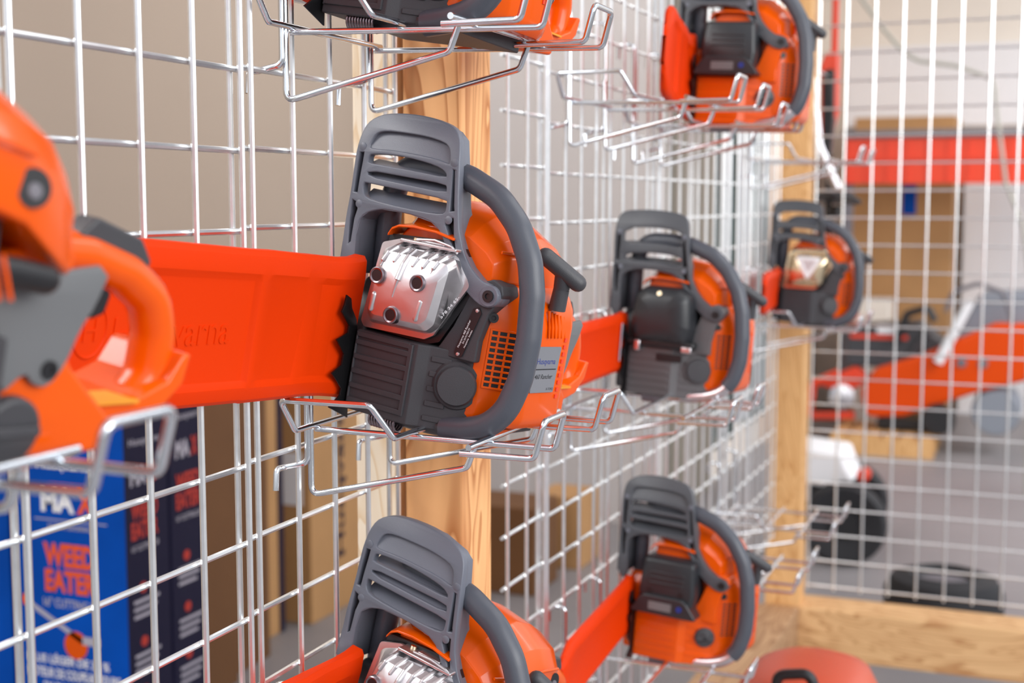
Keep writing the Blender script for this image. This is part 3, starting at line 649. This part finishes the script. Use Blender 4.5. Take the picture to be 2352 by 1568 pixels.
for O, ya, pi_, ro, lab, kd, sc_, em_ in SAWS:
    chainsaw(pose(O, ya, pi_, ro), lab, kd, scab=sc_, emboss=em_, tall=kd in ('steel', 'rear') or sc_ < 310)
RACKS = [(.404, 1.264, 'wire rack holding the sharp centre chainsaw'), (.367, 1.664, 'wire rack under the topmost cropped chainsaw, seen from below'),
 (-.40, 1.357, 'blurred wire rack under the nearest chainsaw at the left edge'), (.372, .86, 'wire rack under the chainsaw cut off by the bottom edge'),
 (1.201, 1.652, 'empty wire rack right of the pine post near the top'), (1.21, 1.172, 'wire rack under the black-muffler chainsaw right of centre'),
 (1.19, .712, 'wire rack under the orange-bodied chainsaw at the lower right'), (2.60, 1.190, 'wire rack under the distant gold-muffler chainsaw'),
 (1.54, 1.634, 'wire rack under the upper right orange-bodied chainsaw'), (1.80, .755, 'empty low wire rack past the orange-bodied saw, nearer of two'),
 (2.25, .755, 'empty low wire rack close to the corner post, farther of two'), (2.55, 1.60, 'far empty wire rack below and right of the upper right chainsaw')]
for x, z, lab in RACKS: rack(x, z, lab)

# ------------------------------------------------------------------ cartons behind the left grid
def onface(e, name, mb, m, fr): return obj(name, at(mb, fr), m, e)
def textfit(body, x, y, w, h, m, e, fr, name='print', bold=0, ext=.0004):
    t = text(body, 1, 0, bold=bold); xs = [v[0] for v in t.v]; ys = [v[1] for v in t.v]
    x0, x1, y0, y1 = min(xs), max(xs), min(ys), max(ys); r = MB()
    r.v = [((v[0]-x0)/(x1-x0)*w+x, (v[1]-y0)/(y1-y0)*h+y, ext) for v in t.v]; r.f = t.f
    return onface(e, name, r, m, fr)
def carton(x0, x1, y0, y1, z1, m, label, cat='carton', grp=None):
    return tag(obj('carton', box(x0, x1, y0, y1, 0, z1), m, smooth=False, bevel=.004), label, cat, grp)
b0 = carton(1.72, 1.86, 1.60, 1.95, 1.17, M['bluebox'], 'blue trimmer carton at the left picture edge, beside the printed one')
b1 = carton(1.71, 1.876, 1.25, 1.585, 1.2, M['bluebox'], 'blue printed trimmer carton standing behind the left grid, orange lettering on its front')
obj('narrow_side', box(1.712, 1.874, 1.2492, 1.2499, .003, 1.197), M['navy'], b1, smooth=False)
b2 = carton(1.884, 2.025, 1.25, 1.585, 1.19, M['navy'], 'narrow navy trimmer carton standing beyond the blue printed one')
fb = frame((1.7095, 1.585, 0), (0, -1, 0), (0, 0, 1))     # u to the right, v up; origin at left edge
def U(y): return 1.585-y
lgr = MB().merge(tube([(U(1.425)+.045*math.cos(R(a)), .955+.042*math.sin(R(a)), .0005) for a in range(0, 360, 15)], .007, 6, closed=True))
lgr.v = [(a, b, .0006) for a, b, c in lgr.v]; onface(b1, 'ring_emblem', lgr, M['white'], fb)
textfit('H', U(1.445), .94, .04, .035, M['white'], b1, fb, 'emblem_letter', .02)
textfit('Husqvarna', U(1.50), .872, .165, .028, M['white'], b1, fb, 'brand_print', .01)
textfit('MA', U(1.49), .775, .098, .058, M['white'], b1, fb, 'big_print', .05)
textfit('X', U(1.385), .775, .05, .062, M['orprint'], b1, fb, 'big_print_cross', .05)
onface(b1, 'print_rule', box(U(1.51), U(1.30), .755, .758, .0, .0006), M['offprint'], fb)
textfit('MAXIMUM PERFORMANCE', U(1.47), .735, .13, .012, M['offprint'], b1, fb, 'small_print', .02)
textfit('WEED', U(1.487), .643, .15, .058, M['orprint'], b1, fb, 'orange_print', .045)
textfit('EATER', U(1.485), .582, .15, .055, M['orprint'], b1, fb, 'orange_print', .045)
textfit('16" CUTTING 28', U(1.492), .545, .16, .022, M['offprint'], b1, fb, 'size_print', .02)
tr = MB(); tr.merge(box(-.012, .012, 0, .0006, -.1, .1)) if False else None
sh_ = at(box(0, .17, -.006, .006, 0, .0007), Matrix.Translation((U(1.53), .545, 0)) @ Matrix.Rotation(R(-27), 4, 'Z'))
onface(b1, 'pictured_shaft', sh_, M['offprint'], fb)
onface(b1, 'pictured_head', lathe([(.0001, 0), (.034, 0), (.034, .0007), (.0001, .0007)], (U(1.40), .458, 0), (0, 0, 1), 20), M['orange'], fb)
onface(b1, 'pictured_guard', box(U(1.38), U(1.33), .462, .482, 0, .0009), M['offprint'], fb)
onface(b1, 'pictured_motor', lathe([(.0001, 0), (.014, 0), (.014, .0007), (.0001, .0007)], (U(1.545), .555, 0), (0, 0, 1), 16), M['orprint'], fb)
textfit('PLUS LÉGER DE 20 %', U(1.545), .405, .24, .026, M['white'], b1, fb, 'french_print', .03)
textfit('MOTEUR DE COUPE-BORDURE', U(1.545), .37, .27, .024, M['white'], b1, fb, 'french_print', .03)
textfit('2X PLUS LONGUE', U(1.50), .335, .19, .024, M['white'], b1, fb, 'french_print', .03)
for bx, x0, dz in ((b1, 1.71, 0), (b2, 1.884, .035)):
    fn = frame((x0, 1.2488, dz), (1, 0, 0), (0, 0, 1))
    textfit('Husqvarna', .02, .935, .115, .022, M['offprint'], bx, fn, 'brand_print', .01)
    textfit('MA', .022, .845, .06, .045, M['offprint'], bx, fn, 'big_print', .05)
    textfit('X', .086, .845, .03, .048, M['redprint'], bx, fn, 'big_print_cross', .05)
    textfit('WEED', .022, .765, .10, .042, M['redprint'], bx, fn, 'red_print', .04)
    textfit('EATER', .022, .718, .10, .042, M['redprint'], bx, fn, 'red_print', .04)
    textfit('16" CUTTING 28', .022, .69, .10, .014, M['offprint'], bx, fn, 'size_print', .02)
    for zz in (.60, .47, .35):
        onface(bx, 'spot_icon', lathe([(.0001, 0), (.013, 0), (.013, .0006), (.0001, .0006)], (.06, zz, 0), (0, 0, 1), 14), M['redprint'], fn)
        for q in range(3): onface(bx, 'print_rule', box(.025, .12-.01*q, zz-.035-q*.018, zz-.027-q*.018, 0, .0006), M['offprint'], fn)
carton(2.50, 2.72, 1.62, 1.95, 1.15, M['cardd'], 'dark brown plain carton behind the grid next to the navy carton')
carton(2.74, 2.97, 1.66, 1.98, 1.2, M['cardd'], 'dark brown plain carton between its dark brown neighbour and the tan striped one')
c4 = carton(3.02, 3.22, 1.76, 2.06, 1.22, M['card'], 'slim tan carton with a navy stripe down its edge')
obj('navy_stripe', box(3.19, 3.222, 1.757, 1.80, 0, 1.2), M['navy'], c4, smooth=False)
c5 = carton(3.31, 3.72, 1.70, 1.96, 1.24, M['card'], 'big tan carton with a white sticker and upright navy lettering')
obj('sticker', box(3.307, 3.3099, 1.73, 1.83, .43, .62), M['white'], c5, smooth=False)
textfit('Husqvarna', 0, 0, .62, .075, M['navy'], c5, frame((3.57, 1.699, .20), (0, 0, 1), (-1, 0, 0)), 'upright_print', .02)
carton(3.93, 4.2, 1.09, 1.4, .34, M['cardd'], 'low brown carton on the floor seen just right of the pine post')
carton(4.35, 4.6, 1.05, 1.25, .30, M['card'], 'small tan carton on the floor beyond the low brown one')

# ------------------------------------------------------------------ far right background
ct = tag(obj('carton', box(8.8, 9.4, -.06, .60, 0, 2.08), M['card'], smooth=False, bevel=.006), 'tall brown carton standing against the far wall behind the red beam', 'carton')
obj('blue_label', box(8.796, 8.8, .18, .27, 1.42, 1.62), M['bluebox'], ct, smooth=False)
cl = tag(obj('carton', box(8.45, 8.75, .30, .52, 0, .86), M['cream'], smooth=False, bevel=.006), 'pale low carton in front of the tall brown carton', 'carton')
struct('trim_2', box(9.3, 9.5, -1.6, -.10, 0, 1.66), M['whitewall'])
struct('lit_wall_patch', box(9.44, 9.5, -.6, .75, 2.05, 2.62), M['whitewall'])  # white sheet standing in for the brighter lit area of the far wall
sb_ = empty('red_shelf_beam', loc=(8.0, -.6, 1.6)); tag(sb_, 'long red ribbed shelf beam with dark top rail crossing in front of the tall carton', 'shelf beam')
fr_ = MB(); fr_.merge(box(-.02, .02, -1.2, 1.14, .02, .30))
obj('beam_face', fr_, M['red'], sb_, smooth=False)
k_ = MB()
for i in range(20): k_.merge(box(-.028, -.02, 1.12-i*.12-.008, 1.12-i*.12+.008, .02, .30))
k_.merge(box(-.035, -.02, -1.2, 1.14, .17, .19)); obj('beam_rib', k_, M['red'], sb_, smooth=False)
obj('top_rail', box(-.05, .3, -1.2, 1.16, .305, .35), M['seat'], sb_, smooth=False)
for y in (-1.15, 1.12): obj('upright', box(.02, .07, y-.025, y+.025, -1.6, .30), M['seat'], sb_, smooth=False)
tag(obj('hanging_cable', tube([(6.5, .275, 2.9), (6.5, .27, 2.55), (6.5, .16, 2.40), (6.5, .049, 2.268), (6.5, -.03, 2.22), (6.5, -.21, 2.19), (6.5, -.387, 2.12), (6.5, -.40, 2.06), (6.5, -.414, 1.948), (6.5, -.467, 1.6), (6.5, -.56, 1.38), (6.5, -.60, 1.1), (6.5, -.62, 0)], .010, 8, .05), M['cable']), 'grey cable sagging in front of the far cream wall', 'cable')
# power rake / tiller on a pallet
T = tag(empty('tiller', loc=(7.7, 0, 0)), 'orange tiller with long belt cover, grey bag and black engine on a pallet', 'garden machine')
YZ = frame((0, 0, 0), (0, 1, 0), (0, 0, 1))
obj('belt_cover', prism(rpoly([(.33, .20), (.36, .36), (.28, .50), (.0, .60), (-.40, .80), (-.60, .80), (-.72, .62), (-.62, .48), (-.30, .38), (.10, .22)], .07), -.12, .0, 'x'), M['tillred'], T, bevel=.02, seg=3)
for y in (-.22, -.34): obj('cover_bolt', lathe([(.001, 0), (.03, 0), (.025, .012), (.001, .012)], (-.12, y, .56), (-1, 0, 0), 14), M['seat'], T)
obj('engine', prism(rpoly([(.46, .50), (.46, .74), (.05, .78), (-.10, .66), (-.05, .50)], .03), -.02, .34, 'x'), M['dark'], T, bevel=.01)
obj('engine_stripe', box(-.03, -.02, .10, .44, .675, .70), M['red'], T, smooth=False)
obj('engine_badge', box(-.035, -.022, .16, .28, .71, .76), M['white'], T, smooth=False)
obj('support_arm', tube([(-.06, .30, .30), (-.06, .12, .50), (-.06, -.02, .74)], .022, 8), M['dark'], T)
obj('handle_bar', tube([(-.16, -.09, .56), (-.16, -.26, .93)], .030, 12), M['white'], T)
obj('hoop_handle', tube([(-.1, -.12, .86), (-.1, -.16, .98), (-.1, -.30, 1.03), (-.1, -.44, .98), (-.1, -.50, .80), (-.1, -.52, .62)], .014, 8, .05), M['seat'], T)
obj('clamp_lever', tube([(-.1, .16, .66), (-.1, .10, .84), (-.1, -.02, .88), (-.1, -.06, .80)], .022, 8, .03), M['black'], T)
obj('grass_bag', prism(rpoly([(-.14, .62), (-.30, .96), (-.60, .98), (-.66, .74)], .06), .0, .40, 'x'), M['greybag'], T, bevel=.02)
obj('side_frame', tube([(-.05, .50, .46), (-.05, .66, .38), (-.05, .68, .18), (-.05, .40, .20)], .026, 8, .04), M['red'], T)
obj('front_guard', prism(rpoly([(.66, .38), (.40, .50), (.30, .42), (.45, .34)], .02), -.04, .1, 'x'), M['red'], T, bevel=.008)
obj('gear_case', lathe([(.001, 0), (.07, 0), (.075, .08), (.001, .1)], (-.1, .46, .33), (-1, 0, 0), 18), M['alu'], T)
obj('skid_plate', box(-.10, .2, -.18, .26, .13, .20), M['black'], T, smooth=False, bevel=.01)
obj('roller', lathe([(.001, 0), (.13, 0), (.14, .03), (.14, .37), (.13, .4), (.001, .4)], (-.1, -.42, .27), (1, 0, 0), 24), M['greybag'], T)
obj('drive_wheel', lathe([(.05, 0), (.085, .0), (.095, .03), (.085, .06), (.05, .06)], (-.13, -.10, .222), (-1, 0, 0), 22), M['tyre'], T)
pa = tag(empty('pallet', loc=(7.7, .1, 0)), 'pale wooden pallet under the orange tiller', 'pallet')
for i in range(6): obj('deck_board', box(-.3, .24, .36-i*.1-.04, .36-i*.1+.04, .10, .125), M['pine2'], pa, smooth=False)
for x in (-.27, -.03, .21): obj('runner', box(x-.03, x+.03, -.19, .41, 0, .10), M['pine2'], pa, smooth=False)
# wheeled machine with black wheel and white engine
WMn = tag(empty('wheeled_machine', loc=(4.9, .06, 0)), 'machine with big black wheel and white housing behind the lower end grid', 'garden machine')
wl = lathe([(.05, -.02), (.11, -.045), (.155, -.05), (.175, -.02), (.175, .02), (.155, .05), (.11, .045), (.05, .02)], (-.05, 0, .175), (1, .12, 0), 32)
obj('wheel', wl, M['tyre'], WMn)
obj('wheel_hub', lathe([(.001, -.04), (.06, -.04), (.07, 0), (.06, .04), (.001, .04)], (-.05, 0, .175), (1, .12, 0), 20), M['black'], WMn)
obj('wheel', lathe([(.05, -.02), (.11, -.045), (.155, -.05), (.175, -.02), (.175, .02), (.155, .05), (.11, .045), (.05, .02)], (.42, .05, .175), (1, .12, 0), 32), M['tyre'], WMn)
obj('axle', tube([(-.05, 0, .175), (.42, .05, .175)], .018, 10), M['seat'], WMn)
obj('white_housing', prism(rpoly([(-.03, .30), (0, .37), (.03, .45), (.26, .47), (.30, .32)], .03), .02, .34, 'x'), M['whitewall'], WMn, bevel=.01)
obj('red_knob', lathe([(.001, 0), (.028, 0), (.028, .04), (.001, .05)], (-.02, -.075, .385), (-1, 0, 0), 14), M['red'], WMn)
obj('knob_stalk', tube([(.1, .0, .30), (-.02, -.075, .385)], .012, 8), M['black'], WMn)
t2 = tag(empty('loose_wheel', loc=(4.0, -.4, 0)), 'black tyre lying flat, its top peeking over the base beam at the lower right', 'wheel')
obj('tyre', lathe([(.10, 0), (.17, 0), (.2, .05), (.2, .17), (.175, .215), (.12, .232), (.09, .2)], (0, 0, 0), (0, 0, 1), 36), M['tyre'], t2)
obj('rim', lathe([(.001, .03), (.10, .03), (.10, .20), (.001, .21)], (0, 0, 0), (0, 0, 1), 24), M['seat'], t2)
# red machine hood at the bottom right
hd = tag(empty('red_machine_hood', loc=(1.78, -.30, -.02)), 'rounded red machine hood with black handle at the bottom edge, right of the low saw', 'garden machine')
rg = []
for z, k in ((.25, 1.0), (.46, 1.0), (.55, .95), (.60, .80), (.622, .55), (.63, .25)):
    rg.append([(k*.24*math.copysign(abs(math.cos(a))**.8, math.cos(a)), k*.150*math.copysign(abs(math.sin(a))**.8, math.sin(a)), z) for a in [2*math.pi*q/32 for q in range(32)]])
obj('hood', loft(rg), M['redhood'], hd)
obj('machine_base', box(-.22, .22, -.13, .13, .02, .25), M['dark'], hd, smooth=False, bevel=.01)
obj('pull_handle', tube([(-.15, .03, .60), (-.15, .03, .655), (-.15, -.03, .665), (-.15, -.05, .61)], .010, 10, .02), M['black'], hd)
obj('hood_badge', box(-.232, -.20, -.07, -.03, .555, .585), M['white'], hd, smooth=False)
# red hand tool hanging behind the end grid
ht = tag(empty('hanging_hand_tool', loc=(3.45, 0, 1.8)), 'red power tool with long black grip hanging behind the end grid, near the corner post', 'power tool')
obj('tool_body', prism(rpoly([(-.03, -.10), (-.025, .12), (-.04, .16), (-.075, .16), (-.075, -.02), (-.055, -.10)], .012), .02, .10, 'x'), M['red'], ht, bevel=.006)
obj('grip', prism(rpoly([(-.040, -.16), (-.036, .10), (-.068, .11), (-.070, -.04), (-.062, -.16)], .01), .0, .06, 'x'), M['black'], ht, bevel=.005)
obj('red_shaft', tube([(.05, -.062, .16), (.05, -.062, .70)], .011, 10), M['red'], ht)
obj('blade', box(.04, .05, -.066, -.046, -.42, -.16), M['blackm'], ht, smooth=False)
st_ = tag(empty('string_trimmer', loc=(3.36, -.07, 1.492)), 'string trimmer with white shaft and black round guard hanging behind the end grid', 'string trimmer')
obj('shaft', tube([(0, -.03, .05), (0, .03, .18), (.02, .06, .40)], .016, 10), M['alu'], st_)
obj('cutting_guard', lathe([(.001, .012), (.05, .012), (.075, -.004), (.075, -.010), (.001, -.004)], (0, -.03, .025), (.15, -.1, 1), 24), M['black'], st_)
obj('spool', lathe([(.001, 0), (.025, 0), (.025, .03), (.001, .035)], (0, -.03, .0), (0, 0, -1), 16), M['black'], st_)
obj('hanging_hook', tube([(-.2455, .055, .37), (-.2455, .055, .345), (-.05, .05, .345), (.0, .045, .34)], .004, 8, .01), M['zinc'], st_)
obj('hanging_hook', tube([(-.335, -.05, .10), (-.335, -.05, .085), (-.1, -.05, .085), (.03, -.05, .085)], .004, 8, .01), M['zinc'], ht)
